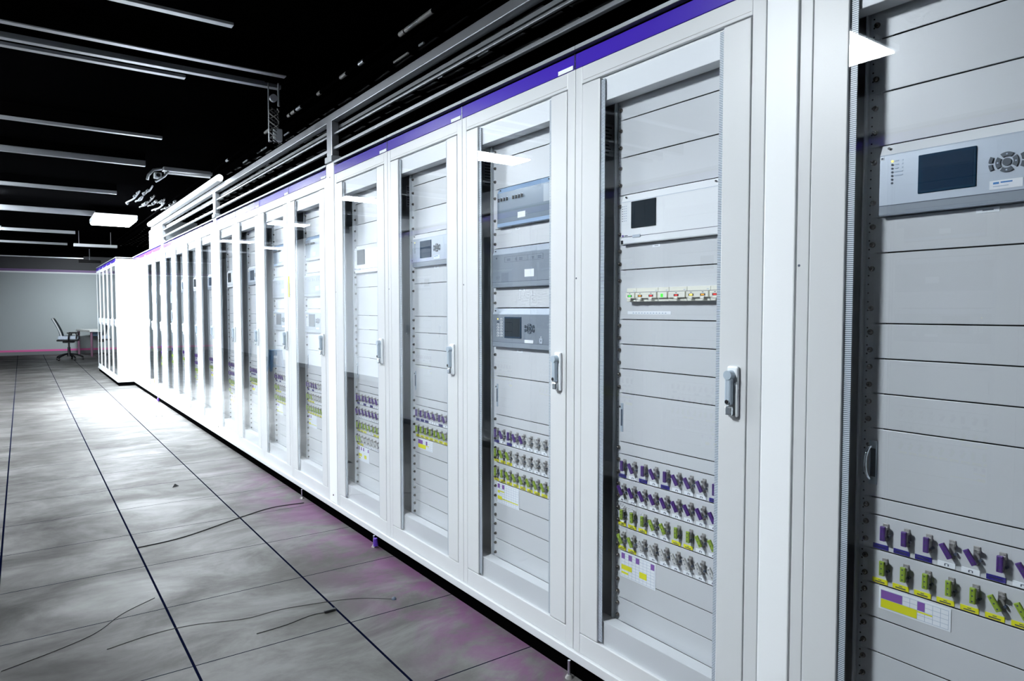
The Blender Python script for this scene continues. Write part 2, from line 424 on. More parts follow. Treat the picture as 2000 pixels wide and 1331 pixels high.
def b_grommet():
    return MB().cyl((PX-.0015, YC+.01, .068), (PX+.002, YC+.01, .068), .020, .020, 'void', 20).build('cable_grommet')
def b_pull():
    b = MB(); y = EL-.020; z = 2*U
    b.box(PX-.002, PX+.003, y-.006, y+.006, z-.052, z+.052, 'lever', .001)
    b.box(PX-.003, PX-.0015, y-.0035, y+.004, z-.030, z+.030, 'ink')
    b.cyl((PX-.0015, EL-.009, z+.038), (PX+.002, EL-.009, z+.038), .004, .004, 'black', 10)
    return b.build('flush_pull')
def b_bow():
    b = MB(); y = EL-.021; z = 2*U
    b.box(PX-.003, PX+.003, y-.010, y+.010, z-.056, z+.056, 'lever', .001)
    b.box(PX-.0036, PX-.002, y-.0065, y+.006, z-.036, z+.036, 'screen')
    pts = [(PX-.003-.026*math.sin(t), y+.003+.004*math.sin(t), z+.042*math.cos(t)) for t in [PI*i/14 for i in range(15)]]
    b.tube(pts, .0042, 'chrome', 10)
    b.cyl((PX-.0015, EL-.006, z+.044), (PX+.002, EL-.006, z+.044), .0045, .0045, 'black', 10)
    return b.build('bow_handle')

def arc(b, cy, cz, x0, x1, r0, r1, a0, a1, m, n=8):
    vs = []
    for x in (x0, x1):
        for r in (r0, r1):
            for i in range(n+1):
                t = a0+(a1-a0)*i/n; vs.append((x, cy+r*math.cos(t), cz+r*math.sin(t)))
    k = n+1; fs = []
    for i in range(n):
        fs += [(i, i+1, k+i+1, k+i), (2*k+i, 2*k+i+1, 3*k+i+1, 3*k+i), (i, i+1, 2*k+i+1, 2*k+i), (k+i, k+i+1, 3*k+i+1, 3*k+i)]
    fs += [(0, k, 3*k, 2*k), (n, k+n, 3*k+n, 2*k+n)]
    b.add(vs, fs, m)
def b_keypad(cy, cz, x):
    def fn():
        b = MB()
        b.cyl((x, cy, cz), (x-.003, cy, cz), .0085, .0082, 'key', 20)
        for q in range(4): arc(b, cy, cz, x, x-.003, .0125, .0215, q*PI/2-.62, q*PI/2+.62, 'key')
        for q in (0, PI):
            for s in (-1, 1):
                arc(b, cy, cz, x, x-.003, .0275, .0345, q+s*.27-.2, q+s*.27+.2, 'key', 4)
        for q in range(4):
            t = q*PI/2; b.box(x-.0034, x-.0029, cy+.017*math.cos(t)-.0015, cy+.017*math.cos(t)+.0015, cz+.017*math.sin(t)-.0015, cz+.017*math.sin(t)+.0015, 'gridink')
        return b.build('keypad')
    return fn
RX = PX-.020                 # front of the relay units
def shell(b, n, face, top, band=None, ears='panel', z_top=.026, z_bot=.025, inset=.030):
    """relay face with a sloping top edge and a lower band, 1 x n rack units"""
    h = n*U-.003; L, R = EL-inset, ER+inset
    b.box(PX-.001, PX+.004, L-.002, EL, .001, h, ears, .0005); b.box(PX-.001, PX+.004, ER, R+.002, .001, h, ears, .0005)
    # profile swept across
    zt = h-z_top
    prof = [(PX+.10, .001), (RX+.002, .001), (RX, .004), (RX, z_bot), (RX, zt), (RX+.012, h), (PX+.10, h)]
    vs = [(x, y, z) for y in (R, L) for x, z in prof]; k = len(prof)
    mats = [face, face, band or face, face, top, top, face]
    for i in range(k):
        j = (i+1) % k; b.add([vs[i], vs[j], vs[k+j], vs[k+i]], [(0, 1, 2, 3)], mats[i])
    b.add(vs, [tuple(range(k))], face); b.add(vs, [tuple(range(k, 2*k))], face)
    b.box(RX-.0005, RX+.001, R, L, z_bot-.0008, z_bot+.0008, 'ink'); b.box(RX-.0005, RX+.001, R, L, zt-.0006, zt+.0006, 'gridink')
    for y in (L-.02, R+.02): b.cyl((RX+.004, y, h-.010), (RX+.0005, y, h-.010), .003, .003, 'black', 8)
def r_white():
    b = MB(); shell(b, 4, 'relay_white', 'relay_white', None)
    for k in range(7):
        z = 4*U-.045-k*.0085
        for j in range(3): b.box(RX-.0006, RX, (EL-0.018)-.020-j*.009, (EL-0.018)-.014-j*.009-.001, z, z+.0022, 'gridink' if j else 'ink')
    b.box(RX-.0006, RX, (EL-0.018)-.10, (EL-0.018)-.045, .0255, .0265, 'ink'); b.box(RX-.003, RX, (EL-0.018)-.105, (EL-0.018)-.068, .020, .030, 'relay_blue', .003)
    b.cyl((RX+.001, (EL-0.018)-.020, .030), (RX-.001, (EL-0.018)-.020, .030), .0035, .0035, 'violet_wrap', 12)
    b.box(RX-.0006, RX, (EL-0.018)-.043, (EL-0.018)-.028, .028, .031, 'ink')
    b.box(RX-.002, RX+.002, (EL-0.018)-.021, (EL-0.018)-.012, .001, .014, 'black')
    return b.build('relay_unit')
def s_white():
    b = MB(); z0 = 1.683-1.63; b.box(RX-.004, RX+.001, (EL-0.018)-.175, (EL-0.018)-.062, z0, z0+.092, 'screen_dark', .002)
    return b.build('screen')
def r_blue():
    b = MB(); shell(b, 4, 'relay_blue', 'relay_white', 'relay_band')  # sloping top painted white for the ceiling light it catches
    for k in range(7):
        z = 4*U-.046-k*.0088
        b.cyl((RX, (EL-0.012)-.048, z), (RX-.0015, (EL-0.012)-.048, z), .0026, .0026, 'led_y' if k == 0 else 'ink', 10)
        if k < 5: b.box(RX-.0006, RX, (EL-0.012)-.063-(.010 if k > 2 else 0), (EL-0.012)-.0535, z-.0012, z+.0012, 'gridink')
        if k < 3: b.box(RX-.0006, RX, (EL-0.012)-.073, (EL-0.012)-.070, z-.0012, z+.0012, 'gridink')
    b.box(RX-.0006, RX, (EL-0.012)-.028, (EL-0.012)-.018, 4*U-.040, 4*U-.032, 'paper'); b.box(RX-.0008, RX, (EL-0.012)-.026, (EL-0.012)-.021, 4*U-.038, 4*U-.034, 'ink')
    return b.build('relay_unit')
def s_blue():
    b = MB(); z0 = .044; y0, y1 = (EL-0.012)-.230, (EL-0.012)-.108
    b.box(RX-.003, RX+.001, y0, y1, z0, z0+.090, 'screen_frame', .002); b.box(RX-.0036, RX-.002, y0+.006, y1-.010, z0+.007, z0+.083, 'screen')
    return b.build('screen')
def st_blue():
    b = MB(); y1 = (EL-0.012)-.256; z0 = .032
    b.box(RX-.0008, RX, y1-.062, y1, z0, z0+.019, 'paper')
    b.box(RX-.0011, RX-.0005, y1-.018, y1-.007, z0+.011, z0+.0155, 'blueink'); b.box(RX-.0011, RX-.0005, y1-.043, y1-.021, z0+.0125, z0+.0155, 'blueink')
    b.box(RX-.0011, RX-.0005, y1-.036, y1-.007, z0+.0055, z0+.007, 'gridink')
    return b.build('maker_sticker')
def r_smoke():
    b = MB(); shell(b, 4, 'relay_smoke', 'relay_edge', 'relay_edge', 'panel', .022, .020, .050)
    for k in range(8):
        y = (EL-0.024)-.040-k*.021-(.026 if k > 3 else 0); z = 4*U-.056
        b.box(RX-.008, RX, y-.0035, y+.0035, z-.007, z+.007, 'black', .001); b.box(RX-.001, RX, y-.002, y+.002, z+.009, z+.0105, 'paper')
    b.box(RX-.001, RX+.001, ER+.0115, ER+.10, 4*U-.100, 4*U-.03, 'relay_grey')
    return b.build('relay_unit')
def r_grey():
    b = MB(); shell(b, 4, 'relay_grey', 'relay_blue', 'relay_band', 'relay_grey', inset=.012)
    y0, y1 = (EL-0.024)-.355, (EL-0.024)-.083; z0, z1 = 4*U-.066, 4*U-.043
    for (a, bb, c, d) in ((y0, y1, z0, z0+.0008), (y0, y1, z1, z1+.0008), (y0, y0+.0008, z0, z1), (y1-.0008, y1, z0, z1), (y1-.09, y1-.0892, z0, z1), (y1-.17, y1-.1692, z0, z1)):
        b.box(RX-.0006, RX, a, bb, c, d, 'ink')
    for k, y in enumerate((y1-.03, y1-.08, y1-.12, y1-.20, y1-.25)):
        for j in range(2): b.box(RX-.0006, RX, y-.012, y+.012-(k % 2)*.01, z0+.006+j*.006, z0+.0085+j*.006, 'ink')
    b.cyl((RX, (EL-0.024)-.02, 4*U-.045), (RX-.001, (EL-0.024)-.02, 4*U-.045), .004, .004, 'ink', 10)
    return b.build('relay_unit')
def r_key():
    b = MB(); shell(b, 4, 'relay_grey', 'relay_blue', 'relay_band', 'relay_grey', inset=.012)
    for k in range(7):
        for j in range(2):
            z = 4*U-.050-k*.0125; y = (EL-0.024)-.030-j*.026
            if j == 0 and k == 0: b.cyl((RX, y, z), (RX-.0015, y, z), .003, .003, 'led_y', 8); continue
            b.box(RX-.002, RX, y-.010, y+.006, z-.0045, z+.0035, 'relay_white' if (k > 1 or j) else 'ink', .001)
            b.box(RX-.0024, RX-.0015, y-.006, y+.002, z-.0025, z+.0015, 'ink')
    b.cyl((RX, ER+.115, .055), (RX-.001, ER+.115, .055), .003, .003, 'paper', 8); b.box(RX-.0015, RX, ER+.105, ER+.125, .028, .050, 'relay_blue', .001); b.box(RX-.002, RX, ER+.113, ER+.117, .036, .044, 'ink')
    return b.build('relay_unit')
def s_key():
    b = MB(); z0 = .044; y0, y1 = (EL-0.024)-.208, (EL-0.024)-.083
    b.box(RX-.003, RX+.001, y0, y1, z0, z0+.093, 'screen_frame', .002); b.box(RX-.0036, RX-.002, y0+.006, y1-.006, z0+.007, z0+.086, 'screen_dark')
    return b.build('screen')
def lab(y0, y1, z0, z1, x, ink=False):
    def fn():
        b = MB(); b.box(x-.0009, x+.0005, y0, y1, z0, z1, 'paper')
        if ink: b.box(x-.0012, x-.0005, y0+(y1-y0)*.25, y0+(y1-y0)*.72, z0+(z1-z0)*.38, z0+(z1-z0)*.58, 'ink')
        return b.build('paper_label')
    return fn
# link switches (protection links) with a colour bar, open or closed
def b_link_base():
    b = MB(); x = PX
    b.box(x-.003, x, -.007, .007, -.020, .024, 'bracket', .001)
    b.cyl((x, -.002, .016), (x-.016, -.002, .016), .0050, .0042, 'bracket', 10); b.box(x-.016, x-.009, -.010, .002, .012, .020, 'bracket', .001)
    b.cyl((x, 0, -.013), (x-.014, 0, -.013), .0050, .0050, 'bracket', 10); b.cyl((x, -.009, -.006), (x-.009, -.009, -.006), .0032, .0032, 'ink', 8)
    return b.build('link_switch')
def b_bar(col):
    def fn():
        b = MB(); x = PX
        b.box(x-.021, x-.014, -.0062, .0062, -.004, .033, col, .0015)
        for s_ in (-.0032, .0032): b.box(x-.0216, x-.020, s_-.0010, s_+.0010, -.002, .031, col, .0004)
        for q in (.002, .0145, .027): b.cyl((x-.0216, 0, q), (x-.013, 0, q), .0018, .0018, 'ink', 8)
        return b.build('link_bar')
    return fn
def b_swtag(kind):
    def fn():
        b = MB(); x = PX; b.box(x-.0014, x+.0005, -.019, .019, -.006, .006, {'B': 'navy', 'W': 'paper', 'Y': 'yellow'}[kind])
        if kind == 'W':
            for s in (-.004, .003): b.box(x-.0018, x-.001, s-.0012, s+.0012, -.003, .002, 'ink')
            b.box(x-.0018, x-.001, -.003, .003, .0015, .0028, 'ink')
        elif kind == 'Y':
            b.box(x-.0018, x-.001, -.012, .012, -.0035, -.0010, 'ink'); b.box(x-.0018, x-.001, -.004, .004, .0012, .0028, 'ink')
        else: b.box(x-.0018, x-.001, -.013, .013, -.001, .0008, 'black')
        return b.build('switch_tag')
    return fn
COLS = {'p': 'violet', 'g': 'lime', 'c': 'clear'}
def switch_row(root, unit, code, y_first, pitch=.0505):
    """code: triples, bar colour p/g/c, state | or /, tag B/W/Y"""
    zc = Z0+(unit+1.08)*U
    for i, s in enumerate(code.split()):
        y = y_first-i*pitch-.022
        base = place('link_switch', 'link', b_link_base, root, (0, y, zc))
        place('link_bar', 'bar'+s[0], b_bar(COLS[s[0]]), base, (0, 0, -.013), (math.radians(-32) if s[1] == '/' else 0, 0, 0))
        place('switch_tag', 'swtag'+s[2], b_swtag(s[2]), root, (0, y+.012, zc-.038))
def b_sheet(kind):
    def fn():
        b = MB(); x = PX-.0012; w_, rows = (.170, 4) if kind != 2 else (.166, 2)
        h = .094 if kind == 1 else (.055 if kind == 2 else .094)
        b.box(x, PX, 0, w_, 0, h, 'paper'); n = 9; cw = (w_-.010)/n; y1 = w_-.005
        ch = (h-.010)/rows
        def cell(c0, c1, r, col, part=(0, 1)):
            b.box(x-.0005, x, y1-c1*cw+.0006, y1-c0*cw-.0006, h-.006-(r+part[1])*ch+.0006, h-.006-(r+part[0])*ch-.0006, col)
        if kind == 1:
            for c in (0, 2, 4, 8): cell(c, c+1, 0, 'lilac')
            cell(0, 3, 2, 'yellow', (0, .9)); cell(5, 7, 2, 'yellow', (.1, 1.2)); cell(0, 2, 3, 'yellow', (.2, .6))
        elif kind == 2:
            cell(0, 3, 0, 'lilac'); cell(5, 6, 0, 'lilac'); cell(0, 5, 1, 'yellow'); cell(5, 7, 1, 'yellow', (.05, .25))
        else:
            cell(0, 1, 0, 'lilac', (0, .95)); cell(2, 3, 0, 'lilac', (0, .95)); cell(0, 1, 1, 'yellow', (.4, 1)); cell(1, 3, 1, 'yellow', (.4, .7)); cell(0, 2, 2, 'yellow', (.6, 1.4)); cell(2, 9, 3, 'yellow', (0, .25))
        for c in range(n+1): b.box(x-.0003, x, y1-c*cw-.0004, y1-c*cw+.0004, .004, h-.006, 'gridink')
        for r in range(rows*2+1): b.box(x-.0003, x, .005, y1, h-.006-r*ch/2-.0004, h-.006-r*ch/2+.0004, 'gridink')
        return b.build('circuit_sheet')
    return fn
def b_breaker(wd, cols):
    def fn():
        b = MB(); x = PX
        b.box(x-.022, x, 0, wd-.001, -.003, .044, 'cream', .0015); b.box(x-.030, x-.02, .002, wd-.003, .008, .028, 'cream', .002)
        b.box(x-.0225, x-.02, 0, wd-.001, .0285, .0300, 'ink')
        b.box(x-.0224, x-.02, .006, .014, .033, .035, 'gridink')
        n = len(cols)
        for i, c in enumerate(cols):
            y = wd*(i+.5)/n
            if c == 'G': b.box(x-.0308, x-.028, y-.005, y+.005, .011, .022, 'led_g')
            else:
                b.box(x-.0306, x-.028, y-.010, y+.010, .013, .020, 'black'); b.box(x-.0312, x-.028, y-.006, y+.006, .0145, .0185, c)
                b.box(x-.0306, x-.028, y-.003, y+.003, .0235, .0255, 'ink'); b.box(x-.034, x-.029, y-.008, y+.008, .003, .011, 'cream', .002)
        return b.build('breaker')
    return fn
def b_blabel():
    b = MB(); x = PX
    b.box(x-.001, x, 0, .20, 0, .011, 'paper')
    for k in range(12): b.box(x-.0014, x, .02+k*.0135, .02+k*.0135+.006, .003, .006, 'gridink')
    return b.build('breaker_label')

def make_cabinet(y, label, layout, rows=(), sheet=None, pull='flush', devices={}, x=D, breakers=False, detail=True, body_paint='inner'):
    root = thing('equipment_cabinet', label, 'cabinet', (x, y, ZB), 0, 'glass-door equipment cabinets along the aisle')
    place('body', 'body', b_body, root); place('front_frame', 'frame', b_frame, root)
    br = place('purple_header', 'brow', b_brow, root); place('header_tag', 'brtag', b_tag, br)
    place('top_cap', 'cap', b_cap, root)
    place('upper_trim', 'tt', b_trim_top, root); place('lower_trim', 'tb', b_trim_bot, root)
    # door
    door = place('door', 'door', lambda: b_stile(.048, .142)(), root)
    place('hinge_stile', 'stl', b_stile(.665, .7595), door)
    place('glass_pane', 'glass', b_glass, door)
    place('ribbed_strip', 'strR', b_strip(.1425, .159), door); place('ribbed_strip', 'strL', b_strip(.646, .6645), door)
    hd = place('handle', 'hdl', b_handle, root); place('lever', 'lev', b_lever, hd); place('key_cylinder', 'key', b_key, hd)
    place('swing_rack', 'rack', b_rack, root)
    if detail: place('paper_notice', 'notice', b_notice, root)
    edges = layout
    for a, b_ in zip(edges[:-1], edges[1:]):
        n = b_-a; z = Z0+a*U
        if a in devices:
            k = devices[a]
            if k == 'white':
                r = place('relay_unit', 'rw', r_white, root, (0, 0, z)); place('screen', 'sw', s_white, r)
                place('paper_label', 'tagw', lab(EL-.195, EL-.160, -.017, -.008, PX, True), root, (0, 0, z))
            elif k == 'blue':
                r = place('relay_unit', 'rb', r_blue, root, (0, 0, z)); place('screen', 'sb', s_blue, r)
                place('keypad', 'kb', b_keypad(EL-.300, .088, RX), r); place('maker_sticker', 'stb', st_blue, r)
                place('paper_label', 'tagb', lab(EL-.282, EL-.236, -.014, -.003, PX, True), root, (0, 0, z))
            elif k == 'smoke':
                r = place('relay_unit', 'rs', r_smoke, root, (0, 0, z)); place('paper_label', 'ls', lab(EL-.259, EL-.204, .030, .055, RX), r)
                place('paper_label', 'tags', lab(EL-.195, EL-.160, -.016, -.006, PX, True), root, (0, 0, z))
            elif k == 'grey':
                r = place('relay_unit', 'rg', r_grey, root, (0, 0, z)); place('paper_label', 'lg', lab(EL-.319, EL-.254, .042, .074, RX), r)
                place('paper_label', 'tagg', lab(EL-.230, EL-.190, -.016, -.006, PX, True), root, (0, 0, z))
            elif k == 'key':
                r = place('relay_unit', 'rk', r_key, root, (0, 0, z)); place('screen', 'sk', s_key, r)
                place('keypad', 'kk', b_keypad(EL-.289, .088, RX), r); place('paper_label', 'lk', lab(EL-.316, EL-.254, .0265, .0405, RX), r)
                place('paper_label', 'tagk', lab(EL-.215, EL-.172, -.016, -.006, PX, True), root, (0, 0, z))
            sz = [n*U/2-.05, n*U/2+.05]
            pan = r
        else:
            pan = place('blanking_panel', 'pan%d' % n, b_panel(n), root, (0, 0, z))
            sz = {1: [U/2], 2: [U-.0225, U+.0225], 3: [1.5*U-.03, 1.5*U+.03], 4: [2*U-.05, 2*U+.05]}[n]
            if a == -2: place('cable_grommet', 'grom', b_grommet, pan)
            if n == 4 and a == 15:
                sz = []
                place('flush_pull' if pull == 'flush' else 'bow_handle', pull, b_pull if pull == 'flush' else b_bow, pan)
        if detail:
            for q in sz:
                place('screw', 'screw', b_screw, pan, (PX, EL-.0065, q)); place('screw', 'screw', b_screw, pan, (PX, ER+.0065, q))
    if breakers:
        z = Z0+25*U+.066; ye = EL-.060
        for wd, cols in ((.047, ('led_g',)), (.100, ('led_o', 'led_r')[::-1]), (.047, ('G',)), (.075, ('led_r',)), (.092, ('led_o', 'led_y')), (.047, ('led_r',))):
            place('breaker', 'brk%.3f' % wd+cols[0], b_breaker(wd, cols), root, (0, ye-wd, z)); ye -= wd
        place('breaker_label', 'brl', b_blabel, root, (0, EL-.245, z-.047))
    for unit, code, yf in rows: switch_row(root, unit, code, yf)
    if sheet:
        kind, yl, ztop = sheet
        place('circuit_sheet', 'sheet%d' % kind, b_sheet(kind), root, (0, yl-(.170 if kind != 2 else .166), ztop-(.055 if kind == 2 else .094)))
    return root

STD = [-2, 0, 2, 4, 6, 8, 10, 12, 14, 15, 19, 21, 23, 25, 29, 31, 35, 38, 41, 44]
TRI = [-2, 0, 2, 4, 6, 8, 10, 12, 14, 15, 19, 22, 26, 28, 32, 34, 38, 41, 44]
LA = [(12, 'p|B p|B p|B p/W p/W p|B p/W p/W p|B', .6055), (10, 'g|Y g|Y g|Y g|Y g|Y g/Y g/Y g/Y g|Y', .6055)]
LB = [(12, 'p|B p/W p|B p/W p|B p/W p/W p/W p|B', .625), (10, 'p/W p/W p/W p/W p/W p/W p/W p/W p/W', .625),
      (8, 'g|Y g|Y g|Y g/W g/W g|Y g|Y g/W g/W', .625), (6, 'g/Y g/Y c/W c/W c/W c/W c/W c/W c/W', .625)]
LC = [(12, 'p|B p/W p|B p/W p/W c/W c/W c/W c/W', .636), (10, 'g|Y g/Y g/Y c/W c/W c/W c/W c/W c/W', .636),
      (8, 'g|Y g|Y g/Y g/Y g/Y g/Y g/Y g/Y g/Y', .636)]
SA = (2, .597, Z0+9.9*U); SB = (1, .622, Z0+6*U-.001); SC = (3, .622, Z0+8*U-.001)
A = dict(layout=STD, rows=LA, sheet=SA, devices={31: 'blue'})
Bk = dict(layout=STD, rows=LB, sheet=SB, devices={31: 'white'})
Ck = dict(layout=TRI, rows=LC, sheet=SC, devices={34: 'smoke', 28: 'grey', 22: 'key'})
G1, G2, G3 = 1.148, 4.478, 7.785
make_cabinet(G1-.1-W, 'light grey glass-door cabinet closest to the camera, with blue-screen relay, cut off at right', pull='bow', **A)
make_cabinet(G1, 'light grey glass-door cabinet with white relay and coloured breakers, left of closest white post', breakers=True, **Bk)
make_cabinet(G1+W, 'light grey glass-door cabinet holding three dark grey relays, beside the breaker cabinet', **Ck)
make_cabinet(G1+2*W, 'light grey glass-door cabinet with silver-blue relay, left of the three-relay cabinet', **A)
make_cabinet(G1+3*W, 'light grey glass-door cabinet with white black-screen relay, right of the tall railed post', **Bk)
ord_ = ['first', 'second', 'third', 'fourth']
for i in range(4):
    make_cabinet(G2+i*W, ['light grey glass cabinet immediately left of the tall post with railing above',
                          'light grey glass cabinet with a yellow sticker, its door reflecting a blue stool',
                          'light grey glass cabinet left of the one reflecting a blue stool',
                          'light grey glass cabinet just right of the slim white post in the middle distance'][i], **[Ck, Ck, A, Bk][i])
for i in range(4):
    make_cabinet(G3+i*W, ['glass cabinet just left of the slim white post in the middle distance',
                          'second glass cabinet left of the slim middle-distance white post',
                          'second glass cabinet right of the thin white post where the far glare begins',
                          'glass cabinet just right of the thin white post where the far glare begins'][i], detail=False, **[A, Bk, A, Ck][i])
G4 = 11.10
for i in range(4):
    make_cabinet(G4+i*W, ['overexposed glass cabinet just left of the thin white post, in the glare',
                          'overexposed glass cabinet second left of the thin white post in the glare',
                          'overexposed glass cabinet second right of the projecting end cabinets',
                          'overexposed glass cabinet directly right of the projecting end cabinets'][i], detail=False, **[Bk, A, Ck, A][i])
G5 = 14.42
for i in range(5):
    make_cabinet(G5+i*W, ['far white cabinet with bare side panel, first of the group standing forward of the row',
                          'far white cabinet next behind the forward one with the bare side panel',
                          'far white cabinet, middle of the five standing forward',
                          'far white cabinet second from the end of the row',
                          'last white cabinet at the far end of the row, closest to the desk'][i], x=1.42, detail=False, **[A, Bk, A, Ck, A][i])

# the facing row across the aisle: outside the frame, seen in the glass doors and shading the left of the floor
XO, YO = -0.45, -1.2
for i in range(12):
    r = make_cabinet(YO+i*W, 'light grey cabinet of the facing row, seen only as a reflection in the glass doors', detail=False, x=XO, **[A, Bk, A, Ck][i % 4])
    r.location.y = YO+(i+1)*W; r.rotation_euler = (0, 0, PI); r['group'] = 'cabinets of the facing row across the aisle'
t = thing('base_channel', 'base channel of the facing row, outside the frame on the left', 'plinth', (XO, YO+6*W, 0), PI, 'steel base channels under the cabinets')
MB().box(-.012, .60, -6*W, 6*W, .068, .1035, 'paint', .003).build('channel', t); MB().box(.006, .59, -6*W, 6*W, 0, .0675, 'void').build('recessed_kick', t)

# ------------------------------------------------------------------ white posts and plinths
def post(y0, y1, label, x=D):
    t = thing('steel_post', label, 'post', (x, (y0+y1)/2, 0.105), 0, 'white steel posts between cabinet groups')
    h = (y1-y0)/2-.002
    MB().box(-.003, .12, -h, h, 0, 2.263, 'white', .004).build('post_body', t)
    MB().cyl((-.003, 0, .05), (-.006, 0, .05), .006, .005, 'screw', 10).cyl((-.003, 0, 2.17), (-.006, 0, 2.17), .006, .005, 'screw', 10).build('bolt', t)
    return t
post(1.048, 1.148, 'bright white steel post between the two cabinets closest to the camera')
post(4.338, 4.478, 'white steel post under the railing upright, left of the cabinet with small black screen')
post(7.668, 7.785, 'slim white steel post in the middle distance, between two groups of cabinets')
post(10.975, 11.10, 'thin white steel post far along the row where the glare begins')
def plinth(y0, y1, label, x=D):
    t = thing('base_channel', label, 'plinth', (x, (y0+y1)/2, 0), 0, 'steel base channels under the cabinets')
    h = (y1-y0)/2
    b = MB(); b.box(-.012, .60, -h, h, .068, .1035, 'paint', .003); b.build('channel', t)
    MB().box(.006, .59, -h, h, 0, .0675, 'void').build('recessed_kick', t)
    return t
plinth(.2, 4.40, 'light grey base channel under the closest five cabinets')
plinth(4.402, 7.72, 'light grey base channel under the four middle cabinets')
plinth(7.722, 14.40, 'light grey base channel under the far overexposed cabinets')
plinth(14.42, 18.41, 'base channel under the far end cabinets standing forward', 1.42)
def foot(y, label, wrap=False):
    t = thing('levelling_foot', label, 'foot', (D-.02, y, 0), 0, 'small levelling feet under the base channel')
    MB().cyl((0, 0, .012), (0, 0, .068), .006, .006, 'chrome', 10).build('bolt_stem', t)
    MB().cyl((0, 0, 0), (0, 0, .012), .016, .010, 'bracket', 14).build('foot_pad', t)
    if wrap: MB().cyl((-.002, -.03, .016), (-.006, -.03, .06), .016, .012, 'violet_wrap', 12).build('violet_sleeve', t)
foot(1.945, 'small metal foot under the joint beside the three-relay cabinet')
foot(3.72, 'small levelling foot with violet sleeve under the base channel', True)
foot(11.6, 'levelling foot with violet sleeve in the far glare', True)
foot(5.0, 'small metal foot under the cabinet left of the tall post')

# ------------------------------------------------------------------ railing above the cabinets
t = thing('guard_railing', 'grey steel railing with three rails running above the cabinet tops', 'railing', (D+.02, 0, 2.345))
def rail(z0, z1, wd, name, m='steel', c=.004):
    return MB().box(-wd/2, wd/2, -.6, 12.0, z0-2.345, z1-2.345, m, c).build(name, t)
rail(2.632, 2.682, .05, 'top_rail'); rail(2.548, 2.562, .016, 'middle_rail'); rail(2.45, 2.47, .022, 'lower_rail')
MB().box(.03, .05, -.6, 12.0, 2.595-2.345, 2.615-2.345, 'skirt').build('rear_flange', t)
for y in (1.098, 4.408, 7.727, 11.04):
    u = MB().box(-.025, .025, y-.045, y+.045, 2.375-2.345, 2.64-2.345, 'steel', .004).build('upright', t)
    MB().box(-.035, .035, y-.06, y+.06, 2.371-2.345, 2.41-2.345, 'duct', .004).build('clamp', u)
lt = thing('linear_lamp', 'glowing white linear lamp fixed along the railing, far end', 'lamp', (1.64, 9.5, 2.684))
MB().box(-.02, .03, -2.2, 2.4, 0, .012, 'white', .002).build('lamp_tray', lt)
MB().cyl((0, -2.2, .035), (0, 2.4, .035), .034, .034, 'tube', 12).build('lamp_tube', lt)

# ------------------------------------------------------------------ ceiling
BEAMS = [(4.05, 1.0, .016), (4.72, 1.5, .008), (5.0, 1.55, .034), (5.14, .95, .02), (7.08, 1.10, .025), (8.52, 1.15, .06), (10.8, 1.1, .045), (13.5, 1.05, .085), (16.9, .95, .06), (19.9, .95, .05), (25.0, 1.6, .03)]
BL = ['faint grey ceiling batten closest to the camera', 'very thin faint batten just in front of the brightest upper-left beam', 'bright grey double-flanged ceiling beam at upper left', 'thin lower batten just behind the brightest ceiling beam',
      'thin grey ceiling batten, second row back from upper left', 'wide pale ceiling beam ending at the fluorescent batten', 'pale ceiling beam behind the fluorescent batten',
      'broad pale ceiling beam ending beside the far ceiling glare', 'pale ceiling beam just beyond the far ceiling glare', 'narrow pale ceiling beam near the far wall', 'last ceiling beam in front of the far wall']
for (y, xe, h), l in zip(BEAMS, BL):
    tag(MB().box(XL+.02, xe, y, y+.05, 2.98, 2.98+h, 'steel', .002).box(XL+.02, xe, y+.01, y+.04, 2.98+h, ZC-.001, 'void').build('ceiling_beam'), l, 'beam', 'ceiling beams across the aisle')
for k, (px, py) in enumerate(PANELS):
    p = thing('ceiling_panel_light', 'flat ceiling light panel left of the frame, reflected in the glass doors', 'ceiling light', (px, py, 2.93), 0, 'ceiling panel lights above the left of the aisle')
    MB().box(-.35, .35, -.17, .17, .012, .05, 'white', .004).build('housing', p)
    MB().box(-.33, .33, -.15, .15, 0, .012, 'lamp_strong' if 8 < py < 17 else 'lamp').build('diffuser', p)
g = thing('ceiling_lamp', 'glaring lit ceiling lamp far along the aisle above the row', 'ceiling light', (1.3, 13.5, 2.88))
MB().box(-.30, .32, -.5, .5, .02, .10, 'white', .01).build('housing', g); MB().box(-.28, .30, -.48, .48, 0, .02, 'glow').build('diffuser', g)
g = thing('lamp_batten', 'white lamp batten hanging near the far wall, below the last beams', 'ceiling light', (1.35, 17.6, 2.78))
MB().box(-.40, .42, -.06, .06, 0, .06, 'white', .006).build('batten_body', g); MB().cyl((-.3, 0, .06), (-.3, 0, .34), .005, .005, 'steel', 8).cyl((.3, 0, .06), (.3, 0, .34), .005, .005, 'steel', 8).build('hanger', g)
g = thing('fluorescent_batten', 'unlit fluorescent batten with bent brackets at the end of a ceiling beam', 'ceiling light', (1.42, 8.2, 2.86))
MB().box(-.15, .34, -.05, .05, .03, .07, 'steel', .004).build('batten_body', g)
MB().cyl((-.14, -.02, .012), (.32, -.02, .012), .014, .014, 'white', 10).build('unlit_tube', g)
MB().tube([(-.16, 0, .05), (-.24, 0, .03), (-.29, 0, -.03), (-.30, 0, -.08)], .014, 'steel').build('bracket_arm', g)
MB().tube([(-.10, -.03, .03), (-.14, -.04, -.03), (-.20, -.05, -.08), (-.23, -.05, -.10)], .012, 'steel').build('bracket_arm', g)
MB().box(-.24, -.17, -.06, .02, -.06, .0, 'duct', .008).cyl((-.205, -.07, -.03), (-.205, -.05, -.03), .02, .02, 'chrome', 12).build('junction_box', g)
